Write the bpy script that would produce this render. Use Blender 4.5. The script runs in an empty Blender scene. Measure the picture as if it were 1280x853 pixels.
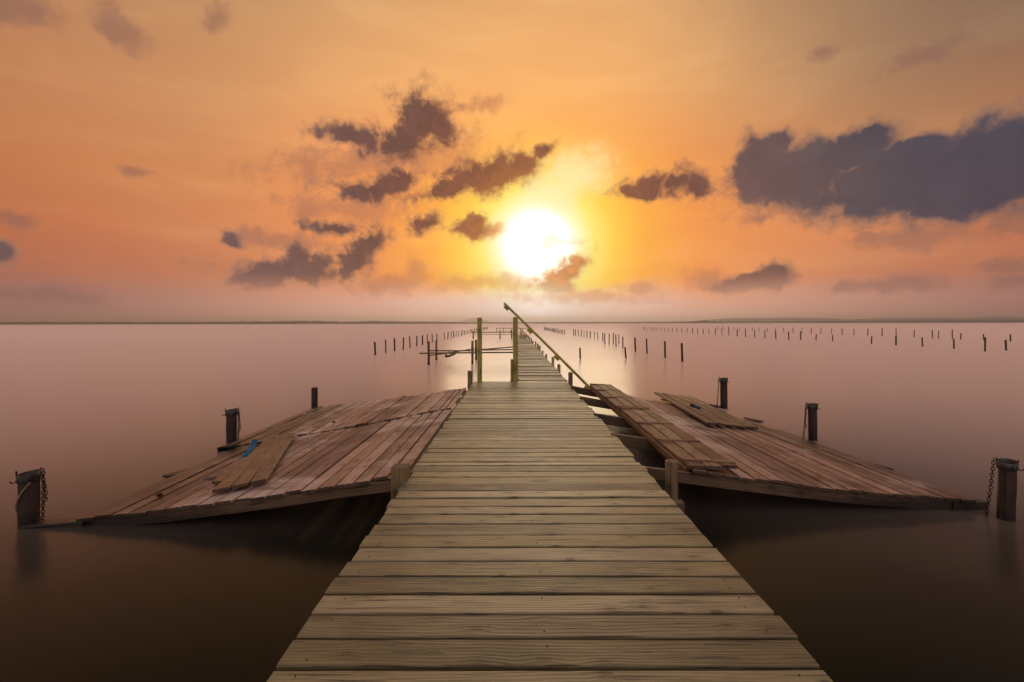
import bpy, bmesh, math, random
from mathutils import Vector, Matrix, noise

random.seed(7)
R = math.radians
scene = bpy.context.scene
COL = scene.collection
CAMZ = 1.95          # eye height over the water; the deck lies 0.45 above the water
DECK = 0.45
F = 600.0            # focal length in photo pixels
VX, VY = 643.0, 404.0


def W(px, py, Y):
    """world point seen at a photo pixel at distance Y (metres along the view)"""
    return Vector(((px - VX) / F * Y, Y, CAMZ - (py - VY) / F * Y))


def lin(c):
    return tuple(((x / 255.0 + 0.055) / 1.055) ** 2.4 if x > 10.3 else x / 255.0 / 12.92 for x in c) + (1.0,)


# ------------------------------------------------------------------ materials
class NT:
    def __init__(self, nt):
        self.nt = nt

    def n(self, typ, **kw):
        nd = self.nt.nodes.new(typ)
        for k, v in kw.items():
            if k.startswith('i_'):
                key = k[2:].replace('_', ' ')
                nd.inputs[int(key) if key.isdigit() else key].default_value = v
            else:
                setattr(nd, k, v)
        return nd

    def l(self, a, b):
        self.nt.links.new(a, b)

    def math(self, op, a, b=None, c=None, clamp=False):
        nd = self.nt.nodes.new('ShaderNodeMath')
        nd.operation = op
        nd.use_clamp = clamp
        for i, v in enumerate((a, b, c)):
            if v is None:
                continue
            if isinstance(v, (int, float)):
                nd.inputs[i].default_value = v
            else:
                self.l(v, nd.inputs[i])
        return nd.outputs[0]

    def smooth(self, v, a, b, lo=0.0, hi=1.0):
        nd = self.nt.nodes.new('ShaderNodeMapRange')
        nd.interpolation_type = 'SMOOTHSTEP'
        nd.inputs['From Min'].default_value = a
        nd.inputs['From Max'].default_value = b
        nd.inputs['To Min'].default_value = lo
        nd.inputs['To Max'].default_value = hi
        self.l(v, nd.inputs['Value'])
        return nd.outputs['Result']

    def mix(self, fac, a, b, blend='MIX'):
        nd = self.nt.nodes.new('ShaderNodeMix')
        nd.data_type = 'RGBA'
        nd.blend_type = blend
        nd.clamp_factor = True
        for i, v in ((0, fac), (6, a), (7, b)):
            if isinstance(v, (int, float)):
                nd.inputs[i].default_value = v
            elif isinstance(v, tuple):
                nd.inputs[i].default_value = v
            else:
                self.l(v, nd.inputs[i])
        return nd.outputs[2]

    def ramp(self, fac, stops, interp='LINEAR'):
        nd = self.nt.nodes.new('ShaderNodeValToRGB')
        nd.color_ramp.interpolation = interp
        el = nd.color_ramp.elements
        while len(el) > 1:
            el.remove(el[-1])
        el[0].position = stops[0][0]
        el[0].color = stops[0][1]
        for p, c in stops[1:]:
            e = el.new(p)
            e.color = c
        self.l(fac, nd.inputs[0])
        return nd.outputs[0]


def material(name):
    m = bpy.data.materials.new(name)
    m.use_nodes = True
    nt = m.node_tree
    nt.nodes.clear()
    T = NT(nt)
    out = T.n('ShaderNodeOutputMaterial')
    p = T.n('ShaderNodeBsdfPrincipled')
    T.l(p.outputs[0], out.inputs[0])
    return m, T, p


def wood(name, light, mid, dark, stain=(0.05, 0.03, 0.02, 1), stain_amt=0.35, rough=0.62,
         spec=0.5, wet=False, var=0.5, knots=1.0, patch=(0.5, 0.5, 0.5, 1), patch_amt=0.0):
    m, T, p = material(name)
    geo = T.n('ShaderNodeNewGeometry')
    rnd = geo.outputs['Random Per Island']
    uv = T.n('ShaderNodeUVMap')
    sep = T.n('ShaderNodeSeparateXYZ')
    T.l(uv.outputs[0], sep.inputs[0])
    u, v = sep.outputs[0], sep.outputs[1]
    rz = T.math('MULTIPLY', rnd, 57.0)

    def vec(a, b, c):
        cb = T.n('ShaderNodeCombineXYZ')
        for i, x in enumerate((a, b, c)):
            if isinstance(x, (int, float)):
                cb.inputs[i].default_value = x
            else:
                T.l(x, cb.inputs[i])
        return cb.outputs[0]

    def noi(vc, scale, detail=4.0, rough_=0.55, dist=0.0):
        nd = T.n('ShaderNodeTexNoise')
        nd.inputs['Scale'].default_value = scale
        nd.inputs['Detail'].default_value = detail
        nd.inputs['Roughness'].default_value = rough_
        nd.inputs['Distortion'].default_value = dist
        T.l(vc, nd.inputs['Vector'])
        return nd.outputs['Fac']

    # knots: sparse cells, warping the grain round them
    vor = T.n('ShaderNodeTexVoronoi', voronoi_dimensions='2D')
    vor.inputs['Scale'].default_value = 1.0
    vor.inputs['Randomness'].default_value = 1.0
    T.l(vec(T.math('MULTIPLY', u, 3.4), T.math('MULTIPLY', v, 7.0), rz), vor.inputs['Vector'])
    sepc = T.n('ShaderNodeSeparateColor')
    T.l(vor.outputs['Color'], sepc.inputs[0])
    on = T.smooth(sepc.outputs[0], 0.42, 0.5)
    size = T.math('MULTIPLY_ADD', sepc.outputs[1], 0.13, 0.05)
    kd = T.math('DIVIDE', vor.outputs['Distance'], size)
    knot = T.math('MULTIPLY', T.smooth(kd, 1.15, 0.5), on)
    halo = T.math('MULTIPLY', T.smooth(kd, 3.8, 0.6), on)
    # grain rings
    warp = noi(vec(T.math('MULTIPLY', u, 1.1), T.math('MULTIPLY', v, 5.0), rz), 1.0, 2.0)
    cc = T.math('ADD', T.math('MULTIPLY', v, 260.0), T.math('MULTIPLY', warp, 22.0))
    cc = T.math('ADD', cc, T.math('MULTIPLY', halo, 4.0))
    ring = T.math('MULTIPLY_ADD', T.math('SINE', cc), 0.5, 0.5)
    fine = noi(vec(T.math('MULTIPLY', u, 3.0), T.math('MULTIPLY', v, 210.0), rz), 1.0, 5.0, 0.7)
    blot = noi(vec(T.math('MULTIPLY', u, 1.6), T.math('MULTIPLY', v, 7.0), rz), 1.0, 5.0, 0.6)
    crack = T.smooth(noi(vec(T.math('MULTIPLY', u, 2.2), T.math('MULTIPLY', v, 60.0), T.math('ADD', rz, 9.0)), 1.0, 3.0, 0.5), 0.61, 0.68)
    g = T.math('MULTIPLY_ADD', ring, 0.07, T.math('MULTIPLY', fine, 0.8))
    g = T.math('ADD', g, T.math('MULTIPLY_ADD', blot, 0.55, -0.25))
    g = T.math('ADD', g, T.math('MULTIPLY_ADD', rnd, var * 0.55, -var * 0.27))
    col = T.ramp(g, [(0.2, dark), (0.44, mid), (0.7, light)])
    # colour drift from board to board
    rb = T.n('ShaderNodeTexWhiteNoise', noise_dimensions='1D')
    T.l(T.math('MULTIPLY', rnd, 913.0), rb.inputs['W'])
    hsv = T.n('ShaderNodeHueSaturation')
    T.l(col, hsv.inputs['Color'])
    T.l(T.math('MULTIPLY_ADD', rb.outputs['Value'], 0.012, 0.495), hsv.inputs['Hue'])
    T.l(T.math('MULTIPLY_ADD', rb.outputs['Value'], 0.2, 0.9), hsv.inputs['Saturation'])
    T.l(T.math('MULTIPLY_ADD', rb.outputs['Value'], -0.3 * var, 1.0 + 0.12 * var), hsv.inputs['Value'])
    col = hsv.outputs[0]
    col = T.mix(T.math('MULTIPLY', knot, 0.75 * knots), col, stain)
    col = T.mix(T.math('MULTIPLY', T.math('MULTIPLY', halo, 0.3), knots), col, dark)
    col = T.mix(T.math('MULTIPLY', crack, 0.75), col, (0.02, 0.013, 0.01, 1))
    # broad weather stains across neighbouring boards
    tc = T.n('ShaderNodeTexCoord')
    big = noi(tc.outputs['Object'], 0.9, 5.0, 0.6, 0.4)
    col = T.mix(T.math('MULTIPLY', T.smooth(big, 0.5, 0.68), stain_amt), col, stain)
    if patch_amt:
        pm = T.n('ShaderNodeMapping')
        pm.inputs['Location'].default_value = (3.3, 7.1, 0)
        T.l(tc.outputs['Object'], pm.inputs[0])
        pb = noi(pm.outputs[0], 0.7, 5.0, 0.65, 0.5)
        col = T.mix(T.math('MULTIPLY', T.smooth(pb, 0.48, 0.64), patch_amt), col, patch)
    rgh = T.math('MULTIPLY_ADD', fine, 0.25, rough - 0.12)
    if wet:
        sp = T.n('ShaderNodeSeparateXYZ')
        T.l(geo.outputs['Position'], sp.inputs[0])
        wn = noi(tc.outputs['Object'], 14.0, 3.0)
        wetm = T.smooth(T.math('MULTIPLY_ADD', wn, -0.12, sp.outputs[2]), 0.13, -0.01)
        col = T.mix(T.math('MULTIPLY', wetm, 0.9), col, (0.012, 0.011, 0.007, 1))
        rgh = T.math('MULTIPLY_ADD', wetm, -0.25, rgh)
    T.l(col, p.inputs['Base Color'])
    T.l(rgh, p.inputs['Roughness'])
    p.inputs['Specular IOR Level'].default_value = spec
    h = T.math('ADD', T.math('MULTIPLY', fine, 0.5), T.math('MULTIPLY', ring, 0.3))
    h = T.math('SUBTRACT', h, T.math('MULTIPLY', crack, 1.2))
    h = T.math('SUBTRACT', h, T.math('MULTIPLY', knot, 0.3))
    b = T.n('ShaderNodeBump')
    b.inputs['Strength'].default_value = 0.7
    b.inputs['Distance'].default_value = 0.005
    T.l(h, b.inputs['Height'])
    T.l(b.outputs[0], p.inputs['Normal'])
    return m


WOOD_DECK = wood('weathered_deck_wood', (0.4, 0.325, 0.18, 1), (0.23, 0.18, 0.092, 1), (0.07, 0.052, 0.027, 1),
                 stain=(0.09, 0.065, 0.033, 1), stain_amt=0.3, rough=0.5)
WOOD_PLAT = wood('red_brown_platform_wood', (0.5, 0.3, 0.22, 1), (0.3, 0.155, 0.11, 1), (0.08, 0.036, 0.026, 1),
                 stain=(0.07, 0.03, 0.022, 1), stain_amt=0.7, rough=0.6, patch=(0.6, 0.45, 0.39, 1), patch_amt=0.85, wet=True, var=0.7)
WOOD_LOOSE = wood('brown_loose_board_wood', (0.36, 0.22, 0.13, 1), (0.23, 0.125, 0.07, 1), (0.08, 0.04, 0.022, 1),
                  stain=(0.05, 0.022, 0.014, 1), stain_amt=0.55, wet=True)
WOOD_BEAM = wood('brown_beam_wood', (0.24, 0.15, 0.085, 1), (0.14, 0.085, 0.047, 1), (0.05, 0.03, 0.018, 1),
                 stain=(0.03, 0.018, 0.012, 1), stain_amt=0.5, wet=True)
WOOD_POST = wood('flare_tinted_post_wood', (0.56, 0.5, 0.11, 1), (0.4, 0.36, 0.075, 1), (0.14, 0.12, 0.03, 1),
                 stain=(0.05, 0.035, 0.015, 1), stain_amt=0.5, wet=True, var=0.3)  # yellow-green glow of the sun flare painted into the wood colour
WOOD_STAKE = wood('dark_stake_wood', (0.12, 0.065, 0.045, 1), (0.07, 0.036, 0.026, 1), (0.03, 0.017, 0.013, 1), wet=True, knots=0.5)
WOOD_MOOR = wood('old_mooring_post_wood', (0.1, 0.055, 0.036, 1), (0.045, 0.024, 0.017, 1), (0.014, 0.008, 0.007, 1),
                 stain=(0.03, 0.018, 0.012, 1), stain_amt=0.6, wet=True)


WOOD_END = wood('dark_end_grain', (0.16, 0.095, 0.055, 1), (0.09, 0.052, 0.032, 1), (0.035, 0.02, 0.014, 1), stain_amt=0.6, wet=True)


def plain(name, col, rough=0.6, metal=0.0, col2=None, scale=30.0, bump=0.3):
    m, T, p = material(name)
    tc = T.n('ShaderNodeTexCoord')
    nz = T.n('ShaderNodeTexNoise')
    nz.inputs['Scale'].default_value = scale
    nz.inputs['Detail'].default_value = 6
    T.l(tc.outputs['Object'], nz.inputs['Vector'])
    c2 = col2 or tuple(x * 0.5 for x in col[:3]) + (1,)
    T.l(T.ramp(nz.outputs['Fac'], [(0.35, col), (0.65, c2)]), p.inputs['Base Color'])
    p.inputs['Roughness'].default_value = rough
    p.inputs['Metallic'].default_value = metal
    b = T.n('ShaderNodeBump')
    b.inputs['Strength'].default_value = bump
    b.inputs['Distance'].default_value = 0.003
    T.l(nz.outputs['Fac'], b.inputs['Height'])
    T.l(b.outputs[0], p.inputs['Normal'])
    return m


GALV = plain('dull_zinc', (0.1, 0.105, 0.1, 1), 0.6, 0.6, (0.05, 0.032, 0.024, 1), 14)
RUST = plain('rusty_iron', (0.05, 0.022, 0.014, 1), 0.8, 0.3, (0.02, 0.012, 0.01, 1), 40)
ROPE = plain('pale_rope', (0.38, 0.3, 0.22, 1), 0.9, 0, (0.2, 0.15, 0.1, 1), 60)
NAIL = plain('nail_iron', (0.03, 0.022, 0.018, 1), 0.6, 0.4)
BLUE = plain('blue_cloth', (0.0, 0.13, 0.24, 1), 0.85, 0, (0.0, 0.09, 0.17, 1), 9, 0.5)
NAVY = plain('navy_cloth', (0.02, 0.03, 0.06, 1), 0.85, 0, (0.05, 0.06, 0.09, 1), 9, 0.5)
WHITE = plain('white_shell', (0.75, 0.68, 0.62, 1), 0.7, 0, (0.45, 0.36, 0.3, 1), 30)
GREYM = plain('grey_lead', (0.12, 0.11, 0.115, 1), 0.6, 0.4, (0.06, 0.05, 0.05, 1), 20)
LAND = plain('dark_wooded_land', (0.045, 0.045, 0.035, 1), 1.0, 0, (0.028, 0.03, 0.022, 1), 0.02, 0)
HILL = plain('distant_hill', (0.06, 0.06, 0.06, 1), 1.0, 0, (0.045, 0.05, 0.05, 1), 0.004, 0)

# water: smoothed by the long exposure, a very soft swell only
WATER, T, p = material('still_lake_water')
tc = T.n('ShaderNodeTexCoord')
mp = T.n('ShaderNodeMapping')
mp.inputs['Scale'].default_value = (0.12, 0.5, 1)
T.l(tc.outputs['Object'], mp.inputs[0])
nz = T.n('ShaderNodeTexNoise')
nz.inputs['Scale'].default_value = 1.0
nz.inputs['Detail'].default_value = 5
nz.inputs['Roughness'].default_value = 0.5
T.l(mp.outputs[0], nz.inputs['Vector'])
bp = T.n('ShaderNodeBump')
bp.inputs['Strength'].default_value = 0.25
bp.inputs['Distance'].default_value = 0.012
T.l(nz.outputs['Fac'], bp.inputs['Height'])
T.l(bp.outputs[0], p.inputs['Normal'])
p.inputs['Base Color'].default_value = (0.002, 0.004, 0.002, 1)
T.l(T.math('MULTIPLY_ADD', nz.outputs['Fac'], 0.1, 0.17), p.inputs['Roughness'])
p.inputs['IOR'].default_value = 1.2
# long-exposure glare: countless moving ripples scatter the sky more and more towards grazing view
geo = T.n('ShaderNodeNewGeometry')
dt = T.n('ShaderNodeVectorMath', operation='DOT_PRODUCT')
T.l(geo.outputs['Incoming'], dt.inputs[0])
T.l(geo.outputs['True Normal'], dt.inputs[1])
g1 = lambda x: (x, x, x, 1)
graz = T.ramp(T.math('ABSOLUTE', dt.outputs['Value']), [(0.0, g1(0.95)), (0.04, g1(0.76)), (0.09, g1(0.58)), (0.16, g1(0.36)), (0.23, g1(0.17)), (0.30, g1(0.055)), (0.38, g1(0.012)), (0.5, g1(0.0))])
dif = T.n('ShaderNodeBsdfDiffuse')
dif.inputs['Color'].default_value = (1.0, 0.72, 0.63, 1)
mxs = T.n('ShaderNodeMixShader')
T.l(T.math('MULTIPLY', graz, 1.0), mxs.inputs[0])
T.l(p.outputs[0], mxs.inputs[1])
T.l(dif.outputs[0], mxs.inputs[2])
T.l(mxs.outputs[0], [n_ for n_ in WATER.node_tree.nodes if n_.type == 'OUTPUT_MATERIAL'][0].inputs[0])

# ------------------------------------------------------------------ mesh helpers
def new_bm():
    bm = bmesh.new()
    bm.loops.layers.uv.new('UVMap')
    return bm


def sweep(bm, pts, prof, side=None, closed=True, mat=0, caps=True, uoff=None, up=None):
    """sweep a closed 2-D profile (list of (a, b) per point, or one for all) along pts; a is sideways, b is up"""
    uvl = bm.loops.layers.uv.verify()
    n = len(pts)
    profs = prof if isinstance(prof[0][0], (tuple, list)) else [prof] * n
    if uoff is None:
        uoff = (random.uniform(0, 50), random.uniform(0, 50))
    rings = []
    us = [0.0]
    for i in range(1, n):
        us.append(us[-1] + (pts[i] - pts[i - 1]).length)
    for i in range(n):
        t = (pts[min(i + 1, n - 1)] - pts[max(i - 1, 0)]).normalized()
        if side is not None:
            s = Vector(side)
            s = (s - t * s.dot(t)).normalized()
        else:
            r = Vector(up) if up else (Vector((0, 0, 1)) if abs(t.z) < 0.9 else Vector((0, 1, 0)))
            s = t.cross(r).normalized()
        w = s.cross(t).normalized()
        if side is not None and w.z < 0:
            w = -w
        rings.append([bm.verts.new(pts[i] + s * a + w * b) for a, b in profs[i]])
    k = len(profs[0])
    per = [0.0]
    for j in range(k):
        a, b = profs[0][j], profs[0][(j + 1) % k]
        per.append(per[-1] + math.hypot(a[0] - b[0], a[1] - b[1]))
    for i in range(n - 1):
        for j in range(k):
            j2 = (j + 1) % k
            f = bm.faces.new((rings[i][j], rings[i][j2], rings[i + 1][j2], rings[i + 1][j]))
            f.material_index = mat
            uvs = ((us[i], per[j]), (us[i], per[j + 1]), (us[i + 1], per[j + 1]), (us[i + 1], per[j]))
            for lp, (a, b) in zip(f.loops, uvs):
                lp[uvl].uv = (a + uoff[0], b + uoff[1])
    if caps:
        for ring, pf, rev, u0 in ((rings[0], profs[0], True, 0), (rings[-1], profs[-1], False, us[-1])):
            vs = list(zip(ring, pf))
            if rev:
                vs = vs[::-1]
            f = bm.faces.new([x[0] for x in vs])
            f.material_index = mat + 1
            for lp, (_, (a, b)) in zip(f.loops, vs):
                lp[uvl].uv = (uoff[0] + b * 1.0 + u0, uoff[1] + a)
    return rings


def rect(w, h, c=0.004, top=0.0):
    """chamfered rectangle, its top edge at b = top"""
    a, t, b = w / 2, top, top - h
    return [(-a, b + c), (-a + c, b), (a - c, b), (a, b + c), (a, t - c), (a - c, t), (-a + c, t), (-a, t - c)]


def circ(r, n=10, wob=0.0, ph=0.0):
    return [(math.cos(-2 * math.pi * i / n + ph) * r * (1 + random.uniform(-wob, wob)),
             math.sin(-2 * math.pi * i / n + ph) * r * (1 + random.uniform(-wob, wob))) for i in range(n)]


def board(bm, a, b, w, h=0.035, side=(1, 0, 0), segs=3, sag=0.003, jit=True, c=0.004):
    a, b = Vector(a), Vector(b)
    pts, prs = [], []
    for i in range(segs + 1):
        t = i / segs
        q = a.lerp(b, t)
        if jit:
            q = q + Vector((0, 0, random.uniform(-sag, sag)))
        pts.append(q)
        prs.append(rect(w * random.uniform(0.985, 1.01), h, c))
    sweep(bm, pts, prs, side=side)


def finish(name, bm, mat, parent=None, smooth=False):
    me = bpy.data.meshes.new(name)
    bmesh.ops.recalc_face_normals(bm, faces=bm.faces[:])
    bm.to_mesh(me)
    bm.free()
    me.materials.append(mat)
    me.materials.append(WOOD_END if mat.name.endswith('wood') else mat)
    if smooth:
        for pg in me.polygons:
            pg.use_smooth = True
    ob = bpy.data.objects.new(name, me)
    COL.objects.link(ob)
    if parent:
        ob.parent = parent
        ob.matrix_parent_inverse = Matrix.Translation(-Vector(parent.location))
    return ob


def empty(name, loc):
    o = bpy.data.objects.new(name, None)
    o.empty_display_size = 0.2
    o.location = loc
    COL.objects.link(o)
    return o


def tag(o, label=None, cat=None, group=None, kind=None):
    for k, v in (('label', label), ('category', cat), ('group', group), ('kind', kind)):
        if v:
            o[k] = v
    return o


def post(bm, base, top, r, n=12, wob=0.04, r2=None, dome=False, segs=6, splinter=0.0):
    base, top = Vector(base), Vector(top)
    r2 = r2 or r * 0.93
    pts, prs = [], []
    ph = random.uniform(0, 3)
    lob = [1 + random.uniform(-wob, wob) for _ in range(n)]
    for i in range(segs + 1):
        t = i / segs
        rr = r + (r2 - r) * t
        pts.append(base.lerp(top, t) + Vector((random.uniform(-1, 1), random.uniform(-1, 1), 0)) * r * 0.04)
        prs.append([(math.cos(-2 * math.pi * j / n + ph) * rr * lob[j], math.sin(-2 * math.pi * j / n + ph) * rr * lob[j]) for j in range(n)])
    pts.append(pts[-1] + (top - base).normalized() * r * 0.12)
    prs.append([(a * 0.82, b * 0.82) for a, b in prs[-1]])
    rings = sweep(bm, pts, prs)
    if splinter:
        for v in rings[-1] + rings[-2]:
            v.co.z += random.uniform(-splinter, splinter * 0.4)


def interp(tab, x):
    if x <= tab[0][0]:
        return tab[0][1]
    for (a, fa), (b, fb) in zip(tab, tab[1:]):
        if x <= b:
            return fa + (fb - fa) * (x - a) / (b - a)
    (a, fa), (b, fb) = tab[-2:]
    return fb + (fb - fa) / (b - a) * (x - b)


# ------------------------------------------------------------------ water, far shore
bm = new_bm()
g = 60000
xs = [-g, -200, -20, 20, 200, g]
ys = [-g, -200, -20, 20, 200, g]
grid = [[bm.verts.new((x, y, 0)) for x in xs] for y in ys]
for j in range(5):
    for i in range(5):
        bm.faces.new((grid[j][i], grid[j][i + 1], grid[j + 1][i + 1], grid[j + 1][i]))
tag(finish('water', bm, WATER), kind='structure')


def ridge(name, outline, Y, depth, mat, rough_h=0.0, step=3.0, seed=0.0):
    """a low strip of land: an outline of (px, py) heights along the far shore, with its own depth"""
    bm = new_bm()
    x = outline[0][0]
    rows = []
    while x <= outline[-1][0] + 1e-6:
        py = interp(outline, x)
        h = (VY - 0.0 - py) / F * Y + CAMZ
        nn = noise.fractal(Vector((x * 0.11 + seed, seed, 0)), 1.0, 2.0, 5) + 0.6 * noise.noise(Vector((x * 0.9 + seed, 3, 0)))
        h = max(0.4, h * (1 + rough_h * nn))
        wx = (x - VX) / F
        row = []
        for k, (dy, hh) in enumerate(((0, -1.0), (0.06, 0.35), (0.25, 0.8), (0.5, 1.0), (0.8, 0.7), (1.0, -0.1))):
            yy = Y + dy * depth
            row.append(bm.verts.new((wx * yy, yy, h * hh if hh > 0 else -2)))
        rows.append(row)
        x += step
    for a, b in zip(rows, rows[1:]):
        for k in range(5):
            bm.faces.new((a[k], b[k], b[k + 1], a[k + 1]))
    return tag(finish(name, bm, mat), kind='structure')


# land line: y 404 is the horizon
ridge('shore', [(-500, 401), (0, 401.3), (120, 401.6), (240, 401.8), (300, 401.5), (400, 400.6), (430, 401.6),
                (470, 401), (500, 401.6), (560, 402.2), (585, 402.6)], 1500, 260, LAND, 0.16, 1.2, 1.7)
ridge('shore', [(585, 402.7), (640, 402.9), (700, 402.6), (760, 402.8), (850, 402.3), (900, 402.2), (1000, 402.2), (1080, 401.6), (1180, 401.2),
                (1250, 400.6), (1500, 399.5), (1900, 399)], 1800, 260, LAND, 0.1, 1.2, 4.7)
ridge('hills', [(570, 404), (577, 401.5), (584, 398.8), (588, 397.7), (594, 397.4), (600, 397.6), (604, 399), (610, 401.5), (620, 404)],
      6500, 700, HILL, 0.0, 1.5)
ridge('hills', [(850, 403.5), (865, 402), (890, 399.6), (915, 398.2), (935, 397.6), (960, 398), (985, 397.3), (1010, 397.7), (1045, 398.7),
                (1062, 400), (1085, 398.9), (1130, 397.8), (1180, 397.8), (1210, 398.6), (1235, 397), (1258, 396.8), (1280, 397.8),
                (1350, 396.4), (1450, 397.6), (1600, 396), (1850, 398)], 3200, 500, HILL, 0.03, 2.0, 9.0)

# the far-off wood on the right-hand spit: one mass of tiny crowns
bm = new_bm()
for k in range(90):
    px = random.gauss(878, 13)
    Y = random.uniform(1700, 1760)
    x = (px - VX) / F * Y
    hh = random.uniform(3, 9) * (1.25 if 870 < px < 885 else 0.8)
    rr = random.uniform(2.5, 6)
    m4 = Matrix.Translation((x, Y, hh * 0.55)) @ Matrix.Diagonal((rr, rr, hh * 0.6, 1))
    r_ = bmesh.ops.create_icosphere(bm, subdivisions=1, radius=1, matrix=m4)
    for v in r_['verts']:
        v.co += Vector((random.uniform(-1, 1), random.uniform(-1, 1), random.uniform(-0.8, 0.8)))
tag(finish('distant_wood', bm, LAND), 'low dark wood on the far shore in front of the pale hills', 'wood', kind='stuff')

# ------------------------------------------------------------------ boardwalk (wide, near) and walkway (narrow, far)
XL, XR = -1.043, 1.337
bw = tag(empty('boardwalk', (0.15, 6, 0)), 'wide weathered plank boardwalk running from the viewer to the two tall posts', 'boardwalk')
bm = new_bm()
pitch = 0.1872
y = 1.15
nails = []
while y < 12.3:
    w = pitch - random.uniform(0.018, 0.026)
    if y > 3.2 and random.random() < 0.22:
        w = pitch * random.uniform(0.6, 0.85)
    a = Vector((XL + random.gauss(0, 0.011), y + w / 2 + random.uniform(-.003, .003), DECK + random.gauss(0, 0.0025)))
    b = Vector((XR + random.gauss(0, 0.011), y + w / 2 + random.uniform(-.003, .003), DECK + random.gauss(0, 0.0025)))
    tilt = random.gauss(0, 0.012 if y < 4 else 0.035)
    board(bm, a, b, w, 0.042, side=(0, math.cos(tilt), math.sin(tilt)), segs=6, sag=0.0015, c=0.005)
    nails.append((y + w / 2, w))
    y += w + random.uniform(0.018, 0.026)
DECK_END = y
finish('planking', bm, WOOD_DECK, bw)
bm = new_bm()
for yy, w in nails[:34]:
    for x in (-0.93, 0.15, 1.22):
        for s in (-0.27, 0.27):
            if random.random() < 0.5:
                continue
            bmesh.ops.create_cone(bm, cap_ends=True, segments=8, radius1=0.0035, radius2=0.003, depth=0.004,
                                  matrix=Matrix.Translation((x + random.gauss(0, 0.008), yy + s * w + random.gauss(0, .004), DECK + 0.0035)))
finish('nails', bm, NAIL, bw)['kind'] = 'stuff'
for x in (-0.93, 0.15, 1.22):
    bm = new_bm()
    board(bm, (x, 0.9, DECK - 0.046), (x, DECK_END - 0.03, DECK - 0.046), 0.07, 0.15, segs=2, sag=0)
    finish('stringer', bm, WOOD_BEAM, bw)
for yy in (1.8, 4.33, 6.9, 9.4, 11.95):
    bm = new_bm()
    board(bm, (XL - (0.02 if yy != 4.33 else 0.02), yy, DECK - 0.2), (XR + (0.18 if yy == 4.33 else 0.02), yy, DECK - 0.2 + (0.09 if yy == 4.33 else 0)), 0.09, 0.13,
          side=(0, 1, 0), segs=2, sag=0)
    finish('crossbeam', bm, WOOD_BEAM, bw)
    for x in (XL + 0.18, XR - 0.18):
        bm = new_bm()
        post(bm, (x, yy + 0.12, -0.7), (x, yy + 0.12, DECK - 0.06), 0.07)
        finish('pile', bm, WOOD_BEAM, bw)

# posts standing along the boardwalk edge
def edge_post(parent, px0, px1, ptop, Y, mat, name='post', square=False, base=-0.7, X=None, r=None, wob=0.04, lean=0.0):
    cx = (px0 + px1) / 2
    x = (cx - VX) / F * Y if X is None else X
    rr = (px1 - px0) / F * Y / 2 if r is None else r
    top = CAMZ - (ptop - VY) / F * Y
    bm = new_bm()
    if square:
        board(bm, (x, Y, base), (x + lean, Y, top), rr * 2, rr * 1.9, side=(1, 0, 0), segs=4, sag=0)
    else:
        post(bm, (x, Y, base), (x + lean, Y, top), rr, wob=wob)
    return finish(name, bm, mat, parent)


WOOD_EDGE = wood('edge_post_wood', (0.36, 0.27, 0.13, 1), (0.22, 0.155, 0.075, 1), (0.08, 0.055, 0.03, 1),
                 stain=(0.05, 0.035, 0.02, 1), stain_amt=0.5, wet=True, var=0.3)
edge_post(bw, 488.0, 508, 585.0, 4.54, WOOD_EDGE, 'corner_post', square=True)
edge_post(bw, 830.5, 847, 577, 4.82, WOOD_EDGE, 'corner_post')
edge_post(bw, 584, 591, 464, 12.0, WOOD_EDGE, 'corner_post')
edge_post(bw, 709.5, 715.5, 466, 12.35, WOOD_EDGE, 'corner_post', X=1.44)
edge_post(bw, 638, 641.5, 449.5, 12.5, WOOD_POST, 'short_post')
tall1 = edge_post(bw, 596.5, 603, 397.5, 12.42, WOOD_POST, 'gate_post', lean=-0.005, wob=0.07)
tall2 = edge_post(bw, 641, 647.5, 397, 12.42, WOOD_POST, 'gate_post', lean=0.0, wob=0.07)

ww = tag(empty('walkway', (0.8, 35, 0)), 'narrow plank walkway going on from the two tall posts towards the horizon', 'walkway')
bm = new_bm()
y = DECK_END + 0.004
while y < 62:
    w = pitch - random.uniform(0.01, 0.02)
    if random.random() < 0.25:
        w *= random.uniform(0.6, 0.9)
    xl = 0.10 + (y - 12) * 0.006 + random.gauss(0, 0.012)
    xr = 1.36 + random.gauss(0, 0.015)
    dz = random.gauss(0, 0.004) + 0.012 * math.sin(y * 0.9)
    tilt = random.gauss(0, 0.05)
    board(bm, (xl, y + w / 2, DECK + dz + random.gauss(0, .006)), (xr, y + w / 2, DECK + dz + random.gauss(0, .006)), w, 0.04,
          side=(0, math.cos(tilt), math.sin(tilt)), segs=2, sag=0.002)
    y += w + random.uniform(0.012, 0.02) + (0.06 if random.random() < 0.04 else 0)
finish('planking', bm, WOOD_DECK, ww)
for x0, x1 in ((0.17, 0.45), (1.27, 1.27)):
    bm = new_bm()
    board(bm, (x0, 12.5, DECK - 0.055), (x1, 61.8, DECK - 0.055), 0.07, 0.15, segs=4, sag=0)
    finish('stringer', bm, WOOD_BEAM, ww)
for px, top, wd in ((698.5, 455.8, 4.2), (691, 447, 3.8), (682.8, 443, 2.8), (678.2, 438.6, 2.6), (674.6, 432.5, 2.6), (672.3, 430, 2.4),
                    (669.6, 427, 2.2), (666.3, 426.6, 1.8), (664.3, 423.4, 1.8), (662.2, 421.6, 1.7), (660.4, 419.4, 1.5), (658.6, 418, 1.4)):
    Y = 1.43 * F / (px - VX)
    edge_post(ww, px - wd / 2, px + wd / 2, top, Y, WOOD_POST, 'edge_post', X=1.43)
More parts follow.
